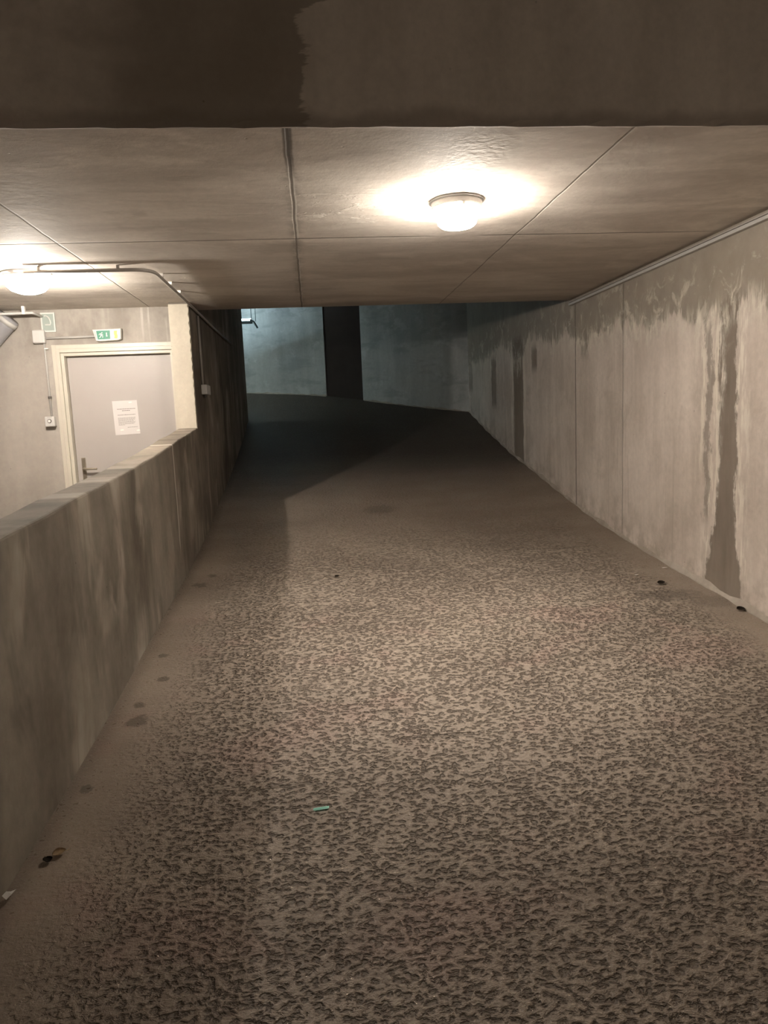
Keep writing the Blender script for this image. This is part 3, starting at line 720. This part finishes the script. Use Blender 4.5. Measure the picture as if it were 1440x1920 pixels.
# ------------------------------------------------------------------ litter on the ramp
def on(x, y, h=0.0): return (x, y, fz(y) + h)
def leaf(name, label, x, y, L, W, rot, mat, curl=.35, group=None):
    bm = NB(); n = 9; rows = []
    for i in range(n):
        t = i / (n - 1); w = W * math.sin(math.pi * (0.06 + 0.9 * t)) ** 0.8
        u = (t - .5) * L; lift = .006 + curl * L * (abs(t - .45) ** 1.5)
        rows.append([(u, -w, lift + w * .5), (u, -w * .5, lift + w * .12), (u, 0, lift), (u, w * .5, lift + w * .16), (u, w, lift + w * .7)])
    c, s = math.cos(rot), math.sin(rot)
    V = [[bm.verts.new((x + c*a - s*b, y + s*a + c*b, fz(y) + h)) for a, b, h in r] for r in rows]
    for a, b in zip(V, V[1:]):
        for k in range(4): bm.faces.new((a[k], a[k+1], b[k+1], b[k]))
    r = bmesh.ops.solidify(bm, geom=bm.faces[:], thickness=.0012)
    o = tag(obj(name, bm, mat, loc=on(x, y), smooth=True), label, 'leaf', group)
    bm = NB(); a = V  # stem
    p0 = Vector((x + c * L * .48, y + s * L * .48, fz(y) + .008)); p1 = p0 + Vector((c * L * .3, s * L * .3, .001))
    tube(bm, [p0, p1], .0011, 6)
    obj('stem', bm, mat, parent=o)
    return o
leaf('dry_leaf', 'curled pale dry leaf lying by the parapet base, lower left', -.868, 2.175, .040, .017, .6, M['leafpale'], .35)
leaf('dry_leaf', 'small dark leaf tucked against the pale curled leaf, lower left', -.893, 2.145, .034, .014, 2.2, M['leafdark'], .4)
leaf('dry_leaf', 'dark leaf above the damp patch near the right wall', 2.21, 4.33, .055, .022, .2, M['leafdark'])
leaf('dry_leaf', 'dark leaf at the right wall base near the picture edge', 2.425, 3.80, .05, .022, .1, M['leafdark'])
leaf('dry_leaf', 'tiny dark leaf alone in the middle of the ramp', .116, 4.93, .035, .013, .4, M['leafdark'])
# turquoise plastic strip
bm = NB()
p = []
for i in range(9):
    t = i / 8; xx = -.068 + .054 * t; yy = 2.288 + .006 * t
    hw = .0075 if 0 < i < 8 else .0045
    p.append([bm.verts.new((xx, yy + a * hw, fz(yy) + .004 + .0045 * (1 - a * a))) for a in (-1, -.5, 0, .5, 1)])
for a, b in zip(p, p[1:]):
    for k in range(4): bm.faces.new((a[k], a[k+1], b[k+1], b[k]))
bmesh.ops.solidify(bm, geom=bm.faces[:], thickness=.001)
tag(obj('plastic_strip', bm, M['teal'], loc=on(-.04, 2.29), smooth=True), 'short turquoise plastic strip lying on the ramp', 'litter')
M['scrap'] = plain('white_scrap', (0.90, 0.89, 0.86), 0.5, 0.4, wear=0.02)
def scrap(label, x, y, s, rot, k=.12):
    bm = NB(); c, sn = math.cos(rot), math.sin(rot)
    pts = [(-1, -.45), (-.2, -.6), (.9, -.3), (1, .25), (.1, .55), (-.8, .4)]
    vs = [bm.verts.new((x + s*(c*a - sn*b), y + s*(sn*a + c*b), fz(y) + .004 + s * k * abs(math.sin(a*3 + b*2)))) for a, b in pts]
    ce = bm.verts.new((x, y, fz(y) + .005 + s * k))
    for i in range(6): bm.faces.new((vs[i], vs[(i+1) % 6], ce))
    bmesh.ops.solidify(bm, geom=bm.faces[:], thickness=.001)
    tag(obj('paper_scrap', bm, M['scrap'], loc=on(x, y)), label, 'litter')
scrap('white paper scrap nearest the right wall base, above the dark leaf', 2.40, 4.66, .022, .1)
scrap('small white paper scrap further out from the right wall', 2.142, 4.545, .018, .5)
scrap('crumpled pale scrap against the parapet base at lower left edge', -.945, 1.99, .022, 1.2, .9)

# ------------------------------------------------------------------ world and view
w = bpy.data.worlds.new('world'); scene.world = w; w.use_nodes = True
w.node_tree.nodes['Background'].inputs[0].default_value = (0.5, 0.55, 0.6, 1); w.node_tree.nodes['Background'].inputs[1].default_value = 0.0
scene.view_settings.view_transform = 'Standard'; scene.view_settings.look = 'None'
scene.view_settings.gamma = 1.0; scene.view_settings.use_curve_mapping = False
scene.view_settings.exposure = 1.95
scene.cycles.use_denoising = True
scene.cycles.max_bounces = 12; scene.cycles.diffuse_bounces = 8
